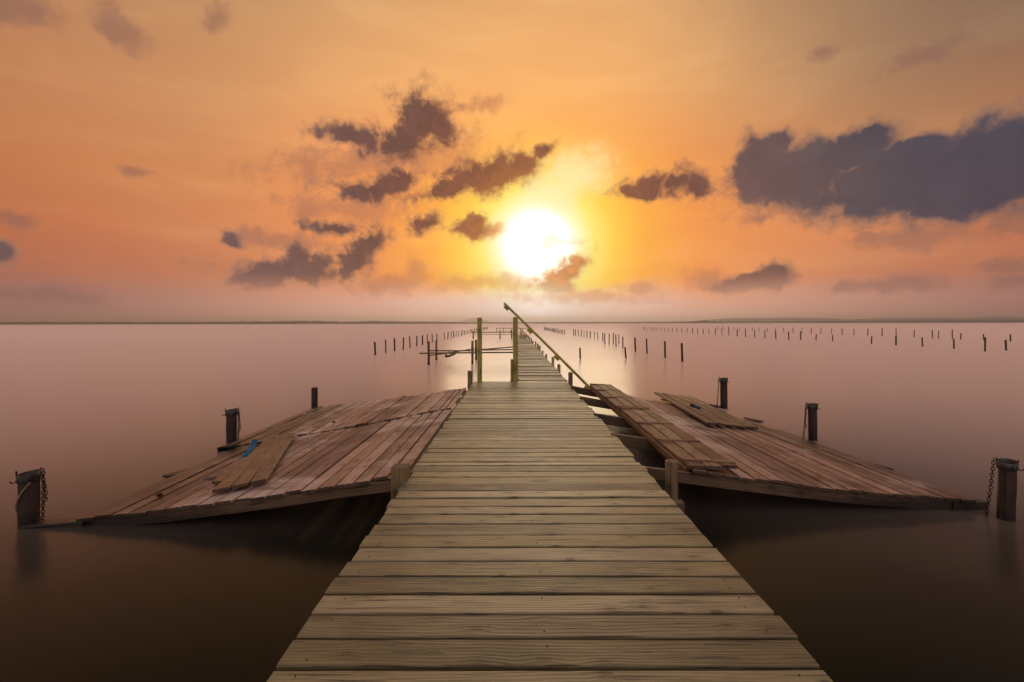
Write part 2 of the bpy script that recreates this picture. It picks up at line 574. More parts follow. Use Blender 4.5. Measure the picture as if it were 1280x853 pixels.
for yy in range(15, 61, 5):
    bm = new_bm()
    post(bm, (0.3, yy, -0.6), (0.3, yy, DECK - 0.07), 0.06, n=8, segs=2)
    finish('pile', bm, WOOD_BEAM, ww)

# far handrail wreck on the walkway
rw = tag(empty('broken_railing', W(655, 422, 48)), 'small collapsed yellowish railing at the far end of the narrow walkway', 'railing')
def bar(parent, name, a, b, r, mat):
    bm = new_bm()
    sweep(bm, [Vector(a), Vector(a).lerp(Vector(b), 0.5) + Vector((0, 0, random.uniform(-.02, .02))), Vector(b)], circ(r, 8, 0.08))
    return finish(name, bm, mat, parent)
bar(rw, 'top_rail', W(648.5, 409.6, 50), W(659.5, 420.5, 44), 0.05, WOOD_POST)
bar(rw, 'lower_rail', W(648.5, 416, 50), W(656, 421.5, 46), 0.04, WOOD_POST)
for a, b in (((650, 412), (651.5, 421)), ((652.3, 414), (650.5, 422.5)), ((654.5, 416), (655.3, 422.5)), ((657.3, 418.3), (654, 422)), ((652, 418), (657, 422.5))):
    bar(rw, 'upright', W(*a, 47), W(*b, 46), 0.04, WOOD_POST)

# ------------------------------------------------------------------ the two sagging platforms
PROF_L = [(1.08, .475), (1.7, .395), (2.3, .305), (3.0, .215), (3.7, .13), (4.1, .085), (4.7, .03)]
PROF_R = [(1.34, .485), (1.8, .42), (2.475, .335), (3.13, .25), (3.72, .19), (4.4, .14), (4.8, .105)]


def zl(X, Y=6.0):
    return interp(PROF_L, -X)


def zr(X, Y=6.0):
    return interp(PROF_R, X) + (Y - 5.0) / 5.8 * (0.07 + (-0.20) * (X - 1.34) / 3.4)


def deck_boards(bm, x0, x1, zf, y0f, y1f, w0=0.15, gap=0.02, drop=0.0, skew=0.0):
    x = x0
    step = 1 if x1 > x0 else -1
    while (x1 - x) * step > 0.05:
        w = w0 * random.uniform(0.93, 1.05)
        if random.random() < 0.1:
            w *= 0.6
        xm = x + step * w / 2
        ya, yb = y0f(xm) + random.gauss(0, 0.016), y1f(xm) + random.gauss(0, 0.03)
        n = 5
        pts, prs = [], []
        dz = random.gauss(0, 0.005)
        for i in range(n + 1):
            yy = ya + (yb - ya) * i / n
            pts.append(Vector((xm + skew * (yy - 5), yy, zf(xm, yy) - drop + dz + random.gauss(0, 0.003))))
            prs.append(rect(w * random.uniform(0.985, 1.005), 0.03, 0.004))
        slope = (zf(xm + 0.05, (ya + yb) / 2) - zf(xm - 0.05, (ya + yb) / 2)) / 0.1 + random.gauss(0, 0.018)
        sweep(bm, pts, prs, side=(1, 0, slope))
        x += step * (w + gap)


def cross_beam(name, parent, zf, Y, xs, drop, h, th, mat, jag=0.0):
    bm = new_bm()
    pts = [Vector((x, Y + random.gauss(0, 0.003), zf(x, Y) - drop + (random.gauss(0, jag) if jag else 0))) for x in xs]
    sweep(bm, pts, rect(th, h, 0.004), side=(0, 1, 0))
    return finish(name, bm, mat, parent)


frange = lambda a, b, n: [a + (b - a) * i / n for i in range(n + 1)]

pl = tag(empty('sagging_platform', (-2.8, 7.7, 0)), 'red-brown plank platform sloping into the water left of the boardwalk', 'platform', 'sagging platforms beside the boardwalk')
seamL = lambda x: 8.27 - (-1.07 - x) * 0.29
bm = new_bm()
deck_boards(bm, -1.075, -4.27, zl, lambda x: 4.62, lambda x: seamL(x) + (0.3 * math.sin(x * 7) if x < -3.3 else 0))
finish('near_planking', bm, WOOD_PLAT, pl)
bm = new_bm()
deck_boards(bm, -1.09, -4.5, lambda x, y: zl(x) , lambda x: seamL(x) + 0.012, lambda x: 10.84 + (random.uniform(-.25, .1) if x < -3.6 else 0), drop=-0.016)
finish('far_planking', bm, WOOD_PLAT, pl)
cross_beam('front_beam', pl, zl, 4.68, frange(-1.06, -4.3, 9), 0.036, 0.105, 0.06, WOOD_BEAM)
for Y in (6.2, 7.9, 8.4, 9.7, 10.78):
    cross_beam('crossbeam', pl, zl, Y, frange(-1.08, -4.3, 7), 0.034, 0.1, 0.06, WOOD_BEAM)
bm = new_bm()
board(bm, (-1.075, 4.7, zl(-1.07) - 0.036), (-1.075, 10.8, zl(-1.07) - 0.036), 0.05, 0.11, segs=3, sag=0.002)
finish('inner_beam', bm, WOOD_BEAM, pl)

pr = tag(empty('sagging_platform', (3.0, 7.7, 0)), 'red-brown plank platform sloping into the water right of the boardwalk, gangway lying on it', 'platform', 'sagging platforms beside the boardwalk')
bm = new_bm()
farR = lambda x: interp([(1.9, 10.95), (2.5, 10.8), (3.1, 10.6), (3.9, 10.3), (4.2, 9.6), (4.5, 9.1), (4.8, 8.3)], x)
deck_boards(bm, 1.86, 4.78, zr, lambda x: 4.97, farR, w0=0.143)
finish('planking', bm, WOOD_PLAT, pr)
cross_beam('front_beam', pr, zr, 5.03, frange(1.3, 4.92, 9), 0.036, 0.115, 0.06, WOOD_BEAM)
for Y in (6.45, 7.8, 9.45, 10.9):
    cross_beam('crossbeam', pr, zr, Y, frange(1.3, 4.6 if Y < 10 else 4.0, 7), 0.036, 0.15, 0.07, WOOD_BEAM)
bm = new_bm()
board(bm, (1.9, 5.07, zr(1.9, 5) - 0.05), (1.9, 10.85, zr(1.9, 10.8) - 0.05), 0.05, 0.12, segs=3, sag=0.002)
finish('inner_beam', bm, WOOD_BEAM, pr)

# half-drowned board ends beyond the platforms' outer edges
def lone_board(name, a, b, w, label, cat='board', mat=WOOD_LOOSE, h=0.03, side=(1, 0, 0), group=None, segs=3):
    bm = new_bm()
    board(bm, a, b, w, h, side=side, segs=segs, sag=0.002)
    return tag(finish(name, bm, mat), label, cat, group)

lone_board('sunken_board', (-4.15, 4.66, 0.055), (-4.72, 4.62, 0.022), 0.12, 'half-sunken board end between the left mooring post and the left platform corner', side=(0, 1, 0), mat=WOOD_BEAM, h=0.06)
lone_board('sunken_board', (4.55, 5.03, 0.075), (4.93, 5.05, 0.075), 0.1, 'dark board end sticking out of the right platform corner just above the water', side=(0, 1, 0), mat=WOOD_BEAM, h=0.07)
lone_board('sunken_board', W(930, 522.5, 9.6), W(953, 527, 9.4), 0.15, 'thin plank end lying on the water beyond the loose panels on the right', side=(0, 1, 0), h=0.02)
lone_board('sunken_board', W(273, 563, 7.25), W(286, 560, 7.5), 0.1, 'small plank lying on the water at the foot of the chained post on the left', side=(0, 1, 0), h=0.02)
lone_board('sunken_board', W(1090, 580, 6.45), W(1116, 587, 6.35), 0.07, 'short plank end jutting over the outer edge of the right platform', h=0.025, side=(0, 1, 0))
lone_board('sunken_board', W(206, 594, 6.0), W(240, 585, 6.35), 0.07, 'short dark plank poking out of the outer edge of the left platform', h=0.03, side=(0, 1, 0), mat=WOOD_BEAM)
lone_board('sunken_board', W(887, 505.5, 11.2), W(908, 510, 11.0), 0.12, 'dark board in the water at the foot of the far right mooring post', h=0.05, side=(0, 1, 0), mat=WOOD_BEAM)

# ------------------------------------------------------------------ gangway lying on the right platform
gw = tag(empty('gangway', (2.0, 8, 0.5)), 'long three-board gangway with raised cleats lying on the right platform', 'gangway')
bm = new_bm()
def gz(t):  # top of the gangway, t 0 near .. 1 far
    return 0.455 + 0.07 * t + 0.012 * math.sin(t * 3.1)
def gx(t, s):
    x0 = 1.80 + (1.73 - 1.80) * t
    wdt = 0.53 - 0.03 * t
    return x0 + wdt * s
for sec, (t0, t1) in enumerate(((0.0, 0.5), (0.505, 1.0))):
    for k in range(3):
        s = (k + 0.5) / 3
        pts, prs = [], []
        for i in range(5):
            t = t0 + (t1 - t0) * i / 4
            j = random.gauss(0, .02) if i in (0, 4) else 0
            pts.append(Vector((gx(t, s) + (0.03 if sec == 0 else -0.01) * 0.5, 5.02 + 6.0 * t + j, gz(t) + random.gauss(0, .003) + (0.006 if sec else 0))))
            prs.append(rect(0.165, 0.036, 0.005))
        sweep(bm, pts, prs, side=(1, 0, -0.06))
finish('planking', bm, WOOD_LOOSE, gw)
for k, s in enumerate((0.02,)):
    bm = new_bm()
    pts = [Vector((gx(t, 0.0) + 0.02, 5.06 + 5.95 * t, gz(t) - 0.037)) for t in frange(0, 1, 5)]
    sweep(bm, pts, rect(0.045, 0.075, 0.004), side=(1, 0, 0))
    finish('side_beam', bm, WOOD_LOOSE, gw)
for yy, sk, ov in ((5.17, -0.03, 0.03), (6.0, 0.0, 0.0), (6.95, 0.01, 0.0), (8.05, 0.05, -0.02), (8.2, -0.01, 0.02), (9.15, 0.16, 0.0), (10.1, 0.1, 0.0), (11.0, 0.05, 0.0)):
    t = (yy - 5.02) / 6.0
    bm = new_bm()
    a = Vector((gx(t, 0) - 0.0, yy, gz(t) + 0.034))
    b = Vector((gx(t, 1) + ov, yy + sk, gz(t) + 0.034 - 0.03))
    board(bm, a, b, 0.05, 0.034, side=(0, 1, 0), segs=2, sag=0.001)
    finish('cleat', bm, WOOD_LOOSE, gw)

# leaning rail
lr = tag(empty('leaning_pole', W(738, 486, 11.15)), 'long pole with four blocks leaning from the gangway up against the tall post', 'pole')
A, B = W(738.5, 486.5, 11.1), W(630.5, 379.5, 12.75)
bm = new_bm()
sweep(bm, [A.lerp(B, t) + Vector((0, 0, 0.012 * math.sin(t * 3.1))) for t in frange(0, 1, 6)], rect(0.06, 0.055, 0.012, top=0.027), side=(0.5, 0.86, 0.0))
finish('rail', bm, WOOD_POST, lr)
for t in (0.03, 0.355, 0.67, 0.965):
    q = A.lerp(B, t)
    d = (B - A).normalized()
    bm = new_bm()
    o = Vector((0, 0, 0)) + d.cross(Vector((0, 1, 0))).normalized() * -0.0
    low = Vector((-0.03, -0.01, -0.075))
    sweep(bm, [q - d * 0.07 + low * 0.7, q + d * 0.07 + low * 0.7], rect(0.05, 0.06, 0.012, top=0.025), side=(0.5, 0.86, 0))
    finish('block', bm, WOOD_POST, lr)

# ------------------------------------------------------------------ loose boards and small finds
def panel(name, nears, fars, zs, label, n, mat, w_each, batten=(0.25, 0.75), h=0.032, cat='boards', group=None):
    """boards side by side from near edge points to far edge points; zs = (near left, near right, far left, far right) heights"""
    (nl, nr), (fl, fr) = nears, fars
    c = (Vector(nl) + Vector(fr)) / 2
    root = tag(empty(name, c), label, cat, group)
    nl, nr, fl, fr = map(Vector, (nl, nr, fl, fr))
    across = (nr - nl).normalized()
    for k in range(n):
        s = (k + 0.5) / n
        bm = new_bm()
        a, b = nl.lerp(nr, s), fl.lerp(fr, s)
        e = (b - a).normalized()
        board(bm, a - e * random.uniform(-0.02, 0.04), b + e * random.uniform(-0.03, 0.05), w_each, h, side=across, segs=4, sag=0.002)
        finish('board', bm, mat, root)
    for t in batten:
        bm = new_bm()
        a, b = nl.lerp(fl, t), nr.lerp(fr, t)
        dn = Vector((0, 0, -h - 0.002))
        board(bm, a + dn, b + dn, 0.09, 0.028, side=(0, 1, 0), segs=2, sag=0)
        finish('batten', bm, mat, root)
    return root


def on_l(px, py, lift):
    Y = 6.0
    for _ in range(30):
        X = (px - VX) / F * Y
        z = zl(X) + lift
        Y = (CAMZ - z) * F / (py - VY)
    return Vector(((px - VX) / F * Y, Y, z))


def on_r(px, py, lift):
    Y = 6.0
    for _ in range(40):
        X = (px - VX) / F * Y
        z = zr(X, Y) + lift
        Y = (CAMZ - z) * F / (py - VY)
    return Vector(((px - VX) / F * Y, Y, z))


LIFT = 0.07
panel('loose_boards', (on_l(264, 612, LIFT), on_l(333.5, 597.5, LIFT)), (on_l(336.5, 544, LIFT + .02), on_l(367.5, 541.5, LIFT + .02)), None,
      'three loose brown boards on battens lying on the left platform beside the blue strip', 3, WOOD_LOOSE, 0.15)
lone_board('loose_board', on_l(272, 601, 0.045), on_l(300, 574, 0.05), 0.11, 'short pale split board tucked under the left edge of the loose panel', mat=WOOD_LOOSE)
panel('loose_boards', (on_r(882, 527.5, 0.09), on_r(908, 530.5, 0.08)), (on_r(816, 490.3, 0.085), on_r(836, 492.3, 0.075)), None,
      'two loose grey-brown boards on the right platform, nearer the gangway', 2, WOOD_LOOSE, 0.15, h=0.04, group='loose boards on the right platform')
panel('loose_boards', (on_r(908, 531.5, 0.06), on_r(948, 535, 0.055)), (on_r(836, 494, 0.05), on_r(864, 495.2, 0.05)), None,
      'three loose reddish boards on the right platform, nearer the open water, dark rag on them', 3, WOOD_LOOSE, 0.165, group='loose boards on the right platform')


def cloth(name, spine, w, mat, label, cat, thick=0.006, amp=0.012):
    bm = new_bm()
    n = 14
    pts, prs = [], []
    for i in range(n + 1):
        t = i / n * (len(spine) - 1)
        k = min(int(t), len(spine) - 2)
        q = spine[k].lerp(spine[k + 1], t - k)
        q = q + Vector((0, 0, amp * math.sin(i * 1.9) + amp))
        pts.append(q)
        ww_ = w * (0.55 + 0.45 * math.sin(math.pi * (0.12 + 0.76 * i / n))) * random.uniform(0.93, 1.07)
        a = ww_ / 2
        top = [(-a, thick), (-a * .4, thick + amp * math.sin(i * 1.3)), (a * .3, thick + amp * .8 * math.cos(i * 1.7)), (a, thick)]
        prs.append(top[::-1] + [(x, y - thick * 1.6) for x, y in top])
    sweep(bm, pts, [pr_[::-1] for pr_ in prs], side=(1, 0.35, 0))
    return tag(finish(name, bm, mat, smooth=True), label, cat)


cloth('blue_strip', [on_l(306, 572, 0.03), on_l(311, 565, 0.05), on_l(317, 556, 0.06), on_l(318, 551, 0.1)], 0.085, BLUE,
      'bright blue strip of fabric lying along the loose boards on the left platform', 'fabric')
cloth('dark_rag', [on_r(862, 509, 0.075), on_r(869, 509.5, 0.08), on_r(874, 512, 0.075)], 0.13, NAVY,
      'small dark blue rag on the reddish loose boards of the right platform', 'rag')
lone_board('metal_strip', on_l(256, 597, 0.02), on_l(278, 594, 0.03), 0.06, 'flat grey metal strip lying on the left platform beside the loose panel', 'strip', GREYM, 0.012, side=(0, 1, 0))


def chip(pos, r, label, mat, name, cat, flat=0.6):
    bm = new_bm()
    m4 = Matrix.Translation(pos) @ Matrix.Diagonal((r, r * 0.8, r * flat, 1))
    rr = bmesh.ops.create_icosphere(bm, subdivisions=2, radius=1, matrix=m4)
    for v in rr['verts']:
        v.co += (v.co - pos) * random.uniform(-0.35, 0.35)
    return tag(finish(name, bm, mat), label, cat)


chip(on_l(336, 533, 0.03), 0.032, 'white shell fragment near the outer edge of the left platform', WHITE, 'shell', 'shell')
chip(on_l(381, 517, 0.03), 0.028, 'small white shell near the bare mooring post of the left platform', WHITE, 'shell', 'shell')
chip(on_l(199, 618, 0.02), 0.03, 'dark rusty lump on the boards of the left platform', RUST, 'rusty_lump', 'lump')
chip(on_l(417, 527.5, 0.02), 0.035, 'dark brown clump of weed on the far half of the left platform', RUST, 'weed_clump', 'weed', 0.35)

# ------------------------------------------------------------------ mooring posts with collar, hooks and chain
def torus(bm, M_, R1, R2, r, n=12, k=6):
    """an oval chain link"""
    rings = []
    for i in range(n):
        a = 2 * math.pi * i / n
        c = Vector((math.cos(a) * R1, 0, math.sin(a) * R2))
        t = Vector((-math.sin(a) * R1, 0, math.cos(a) * R2)).normalized()
        nrm = Vector((0, 1, 0))
        bn = t.cross(nrm)
        rings.append([bm.verts.new(M_ @ (c + (nrm * math.cos(2 * math.pi * j / k) + bn * math.sin(2 * math.pi * j / k)) * r)) for j in range(k)])
    for i in range(n):
        for j in range(k):
            bm.faces.new((rings[i][j], rings[i][(j + 1) % k], rings[(i + 1) % n][(j + 1) % k], rings[(i + 1) % n][j]))


def chain_mesh(path, L=0.052, r=0.006):
    bm = new_bm()
    segs = [(path[i + 1] - path[i]).length for i in range(len(path) - 1)]
    tot = sum(segs)
    n = max(2, int(tot / (L * 0.74)))
    for i in range(n):
        s = (i + 0.5) / n * tot
        k = 0
        while k < len(segs) - 1 and s > segs[k]:
            s -= segs[k]
            k += 1
        q = path[k].lerp(path[k + 1], min(1, s / segs[k]))
        d = (path[k + 1] - path[k]).normalized()
        rot = d.to_track_quat('Z', 'Y').to_matrix().to_4x4()
        M_ = Matrix.Translation(q) @ rot @ Matrix.Rotation(R(90 * (i % 2) + random.uniform(-12, 12) + 20), 4, 'Z')
        torus(bm, M_, L * 0.31, L * 0.5, r)
    return bm


def hook(parent, base, sx, size, up=True):
    bm = new_bm()
    U = Vector((0, 0, 1))
    pts = [base - sx * size * 0.1 + U * size * 0.5, base - U * size * 0.15, base + sx * size * 0.35 - U * size * 0.4, base + sx * size * 0.8 - U * size * 0.3, base + sx * size + U * size * 0.15]
    sweep(bm, [p_ for p_ in pts], circ(size * 0.13, 6), up=(0, 1, 0))
    return finish('hook', bm, RUST, parent)


def mooring(cx, ybase, ptop, wpx, label, collar=True, chain_side=0, chain_px=None, lean=0.0, ch=0.4, two=False, rope=False, hookside=0):
    Y = CAMZ * F / (ybase - VY)
    x = (cx - VX) / F * Y
    r = wpx / F * Y / 2
    top = CAMZ - (ptop - VY) / F * Y
    pd = Vector((Y, -x, 0)).normalized()
    fd = Vector((-x, -Y, 0)).normalized()
    C0 = Vector((x, Y, 0))

    def at(sx, fwd, z, dx=0.0):
        return C0 + Vector((dx, 0, 0)) + pd * sx + fd * fwd + Vector((0, 0, z))
    root = tag(empty('mooring_post', (x, Y, 0)), label, 'mooring post', 'mooring posts round the platforms')
    bm = new_bm()
    post(bm, (x - lean * 0.5, Y, -0.7), (x + lean, Y, top - (0.04 if collar else 0)), r * 0.93, n=18, wob=0.07, r2=r * 0.9, segs=10, splinter=0.0 if collar else 0.02)
    finish('shaft', bm, WOOD_MOOR, root)
    if collar:
        h = r * 1.0
        bm = new_bm()
        n = 24
        cyl = []
        for rr, zz in ((r * 1.0, -h), (r * 1.035, -h + 0.004), (r * 1.035, 0), (r * 0.99, 0.003), (r * 0.96, 0.0), (r * 0.955, -0.06)):
            cyl.append([bm.verts.new((x + lean + math.cos(2 * math.pi * i / n) * rr, Y + math.sin(2 * math.pi * i / n) * rr,
                                      top + zz + (0.012 * math.cos(2 * math.pi * i / n - 0.5) if zz > -0.01 else 0))) for i in range(n)])
        for a, b in zip(cyl, cyl[1:]):
            for i in range(n):
                bm.faces.new((a[i], a[(i + 1) % n], b[(i + 1) % n], b[i]))
        collar_ob = finish('collar', bm, GALV, root, smooth=True)
        for sx in (-1, 1):
            bm = new_bm()
            q = at(sx * r * 0.98, 0, top - 0.02, lean)
            sweep(bm, [q, q + Vector((0, 0, r * 0.5)), q + pd * (sx * 0.006) + Vector((0, 0, r * 0.62))], circ(r * 0.09, 6))
            finish('lug', bm, RUST, collar_ob)
        for sx in ((-1, 1) if hookside == 0 else (hookside,)):
            hook(collar_ob, at(sx * r * 1.02, 0, top - h * 0.75, lean), pd * sx, r * 0.5)
        bm = new_bm()
        q = at(r * 0.5, r * 0.98, top - h * 0.45, lean)
        sweep(bm, [q, q + Vector((0, 0, -r * 0.45))], rect(r * 0.18, r * 0.12, 0.002))
        finish('lug', bm, RUST, collar_ob)
    if chain_side:
        s = chain_side
        L = max(0.042, r * 0.45)
        p0 = at(s * r * 1.22, r * 0.1, top + r * 0.2, lean)
        path = [p0, at(s * r * (1.45 if s < 0 else 1.2), r * 0.1, top * 0.5, lean * 0.5), at(s * r * (1.75 if s < 0 else 1.15), r * 0.1, 0.02), at(s * r * (1.8 if s < 0 else 1.15), r * 0.1, -0.1)]
        finish('chain', chain_mesh(path, L, L * 0.095), RUST, root)
        if two:
            path = [at(s * r * 1.15, r * 0.4, top - 0.03, lean), at(s * r * 1.4, r * 0.5, top * 0.62), at(s * r * 1.42, r * 0.5, top * 0.45), at(s * r * 1.1, r * 0.5, top * 0.35)]
            finish('chain', chain_mesh(path, L, L * 0.095), RUST, root)
    if rope:
        bm = new_bm()
        pts = []
        for i in range(13):
            t = i / 12
            a = R(-35) - R(125) * t
            rr = r * 1.02
            pts.append(Vector((x + math.cos(a) * rr, Y + math.sin(a) * rr, top - r * 0.95 - 0.30 * t ** 1.2 * (top / 0.5))))
        sweep(bm, pts, circ(0.0075, 6))
        finish('rope', bm, ROPE, root)
    return root


mooring(35.5, 655, 590, 21.5, 'thick mooring post left of the left platform with zinc collar, chain and pale rope', chain_side=1, two=True, rope=True, hookside=-1)
mooring(289, 556, 512, 13, 'chain-wrapped mooring post at the outer edge of the left platform', chain_side=1, two=True)
mooring(393, 512.5, 484.5, 8, 'bare mooring post without collar at the far corner of the left platform', collar=False)
mooring(1256, 650, 578, 19, 'dark mooring post off the right platform corner, chain hanging clear to its left', chain_side=-1, lean=0.02, hookside=1)
mooring(1015.5, 551, 506.5, 11.2, 'square-topped mooring post at the outer edge of the right platform with slack chain', chain_side=-1, two=True, hookside=1)
mooring(904.5, 511, 474, 9, 'mooring post beyond the loose boards of the right platform with side hooks', chain_side=-1)

# ------------------------------------------------------------------ stakes standing in the lake
ORD = ['nearest', 'second', 'third', 'fourth', 'fifth', 'sixth', 'seventh', 'eighth', 'ninth', 'tenth', 'eleventh', 'twelfth',
       'thirteenth', 'fourteenth', 'fifteenth', 'sixteenth', 'seventeenth', 'eighteenth', 'nineteenth', 'twentieth']


def stake(px, ptop, pbase, group, label, wpx=None, minr=0.04):
    Y = CAMZ * F / (pbase - VY)
    x = (px - VX) / F * Y
    r = max(minr, (wpx / F * Y / 2) if wpx else 0.052 * random.uniform(0.8, 1.3))
    top = CAMZ - (ptop - VY) / F * Y
    o = empty('tmp', (0, 0, 0))
    bpy.data.objects.remove(o)
    bm = new_bm()
    lean = random.gauss(0, 0.017)
    post(bm, (-lean, 0, -0.5), (lean * 2, random.gauss(0, .03), top), r, n=8, wob=0.1, segs=4)
    ob = finish('wooden_stake', bm, WOOD_STAKE)
    ob.location = (x, Y, 0)
    tag(ob, label, 'stake', group)
    return ob


def row(pts, group, phrase):
    """pts sorted near to far; the far ones that nothing tells apart share one label"""
    for i, q in enumerate(pts):
        px, top, base = q[:3]
        if i < len(ORD):
            lab = f"{ORD[i]} stake from the near end of {phrase}"
        else:
            lab = f"tiny stake at the crowded far end of {phrase}"
        stake(px, top, base, group, lab, q[3] if len(q) > 3 else None)


# crop coordinates -> photo pixels
c1 = lambda x, t, b: (440 + x / 4, 370 + t / 4, 370 + b / 4)
L1 = [c1(*q) for q in ((116, 230, 295), (169, 218, 285), (213, 212, 275), (255, 207, 268), (291, 202, 260), (324, 200, 250), (352, 196, 245),
                        (377, 192, 238), (402, 190, 232), (425, 188, 226), (463, 183, 218), (479, 180, 215), (495, 178, 213), (509, 176, 208.5),
                        (521, 175, 206.5), (533, 174, 204), (546, 172, 201))]
Yk = 76.4
k = 0
while Yk < 150:
    Yk += 2.9 + random.uniform(-0.5, 0.7)
    px = VX - 8.5 * F / Yk
    base = VY + CAMZ * F / Yk
    L1.append((px, base - 0.78 * F / Yk * random.uniform(0.85, 1.1), base))
row(L1, 'stakes of the left row in the lake', 'the row left of the boardwalk')

c7 = lambda x, t, b: (680 + x / 4, 380 + t / 4, 380 + b / 4)
R1 = [c7(*q) for q in ((691, 198, 290), (605, 188, 270), (515, 176, 250), (457, 170, 240), (394, 165, 223), (360, 155, 214),
                        (346, 147, 200), (325, 150, 207), (305, 150, 203), (374, 155, 201), (294, 145, 186), (270, 142, 181), (253, 140, 177),
                        (231, 137, 173), (215, 136, 171), (200, 133, 167), (185, 131, 165), (171, 129, 162), (157, 128, 160), (148, 127, 158.5))]
R1.sort(key=lambda q: -q[2])
Yk = 78
while Yk < 135:
    Yk += 2.4 + random.uniform(-0.5, 0.7)
    px = VX + 8.43 * F / Yk
    base = VY + CAMZ * F / Yk
    R1.append((px, base - 0.8 * F / Yk * random.uniform(0.85, 1.1), base))
row(R1, 'stakes of the middle row in the lake', 'the row right of the walkway')
stake(*c7(181, 220, 274), 'single stakes off the walkway', 'lone short stake standing between the walkway and the middle row')
stake(*c7(410, 218, 272), 'single stakes off the walkway', 'short thick stake standing just in front of the middle row')

c8 = lambda x, t, b: (960 + x / 4, 380 + t / 4, 380 + b / 4)
RB = [c8(*q) for q in ((1085, 172, 243), (1193, 185, 238), (930, 180, 229), (773, 172, 218), (639, 165, 210), (516, 165, 203), (323, 158, 190),
                        (239, 155, 185), (104, 141, 182))]
RB += [c7(*q) for q in ((1159, 137, 178), (1105, 135, 174), (1053, 133, 171), (1009, 130, 168), (966, 130, 165), (925, 130, 162), (891, 124, 160),
                         (855, 124, 158), (825, 125, 155), (796, 126, 153), (768, 125, 152), (742, 124, 150), (716, 123, 147), (689, 122, 145), (665, 121, 143),
                         (643, 121, 142), (621, 120, 141), (602, 120, 139), (583, 119, 138), (565, 119, 137), (553, 118, 136), (543, 118, 135), (530, 118, 134.5),
                         (515, 118, 134), (502, 118, 132.5), (497, 117, 132))]
RB += [c8(163, 140, 182)]
RB.sort(key=lambda q: -q[2])
row([q for q in RB], 'stakes of the right row in the lake', 'the long far row on the right')
RC = [c8(*q) for q in ((1212, 157, 192), (1080, 155, 187), (964, 151, 182), (922, 132, 179), (852, 140, 178), (822, 136, 175), (731, 135, 171), (641, 127, 168),
                        (570, 125, 165), (498, 127, 162), (430, 128, 160), (372, 126, 157), (317, 121, 155), (264, 121, 153), (216, 122, 152), (170, 123, 148),
                        (126, 122, 149), (80, 122, 147), (36, 122, 140))]
RC += [c7(*q) for q in ((1116, 122, 142), (1075, 121, 140), (1041, 121, 138), (1007, 120, 138), (976, 120, 137), (949, 118, 136), (922, 116, 138),
                         (896, 115, 134), (868, 116, 134))]
row(RC, 'stakes of the farthest row in the lake', 'the outermost row on the right')

# ------------------------------------------------------------------ rotten frames left of the walkway
fr = tag(empty('jetty_frame', (-2.2, 23, 0)), 'rotten open frame of rails on four stakes left of the tall posts', 'frame', 'rotten jetty frames')
for px, t, b in ((535.8, 427, 456), (545.5, 425.5, 450), (590.5, 426.3, 455), (595, 425, 450)):
    Y = CAMZ * F / (b - VY)
    bm = new_bm()
    x = (px - VX) / F * Y
    post(bm, (x + random.gauss(0, .01), Y, -0.5), (x, Y, CAMZ - (t - VY) / F * Y), 0.06, n=9, wob=0.08)
    finish('post', bm, WOOD_EDGE, fr)
bar(fr, 'rail', W(524, 441.6, 22.3), W(641, 440.7, 22.8), 0.035, WOOD_EDGE)
bar(fr, 'rail', W(537, 438.3, 25.2), W(600, 438.6, 25.2), 0.035, WOOD_EDGE)
bar(fr, 'rail', W(537.5, 444.4, 23.2), W(594, 435.8, 25.0), 0.03, WOOD_EDGE)
bar(fr, 'rail', W(596, 437.4, 25.2), W(641, 434, 25.6), 0.035, WOOD_EDGE)
bar(fr, 'rail', W(596, 437.8, 25.2), W(641, 437.2, 25.4), 0.03, WOOD_EDGE)
lp = tag(empty('floating_log', W(563, 443, 28)), 'short broken pole end held up over the water under the left frame', 'log')
bar(lp, 'log', W(557.5, 445.6, 23.4), W(568, 442.2, 24.2), 0.07, WOOD_EDGE)
lp2 = [c for c in lp.children][0]
bar(fr, 'brace', W(556.5, 444, 23.5), W(562, 439.5, 24.5), 0.03, WOOD_EDGE)

fr2 = tag(empty('jetty_frame', W(615, 417, 60)), 'small distant frame with two level rails seen between the tall posts', 'frame', 'rotten jetty frames')
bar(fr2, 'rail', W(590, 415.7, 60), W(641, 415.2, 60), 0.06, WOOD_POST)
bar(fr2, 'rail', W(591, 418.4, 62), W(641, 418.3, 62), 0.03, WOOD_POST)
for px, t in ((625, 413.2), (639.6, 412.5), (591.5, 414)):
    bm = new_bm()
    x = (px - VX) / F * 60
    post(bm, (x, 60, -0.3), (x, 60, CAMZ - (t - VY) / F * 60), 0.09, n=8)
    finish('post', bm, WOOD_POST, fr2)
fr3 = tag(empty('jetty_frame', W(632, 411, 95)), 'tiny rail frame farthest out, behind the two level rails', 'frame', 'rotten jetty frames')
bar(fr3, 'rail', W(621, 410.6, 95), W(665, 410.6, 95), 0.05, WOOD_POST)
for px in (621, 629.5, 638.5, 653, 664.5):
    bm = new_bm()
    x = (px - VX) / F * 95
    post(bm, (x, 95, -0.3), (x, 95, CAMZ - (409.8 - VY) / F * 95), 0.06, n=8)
    finish('post', bm, WOOD_POST, fr3)

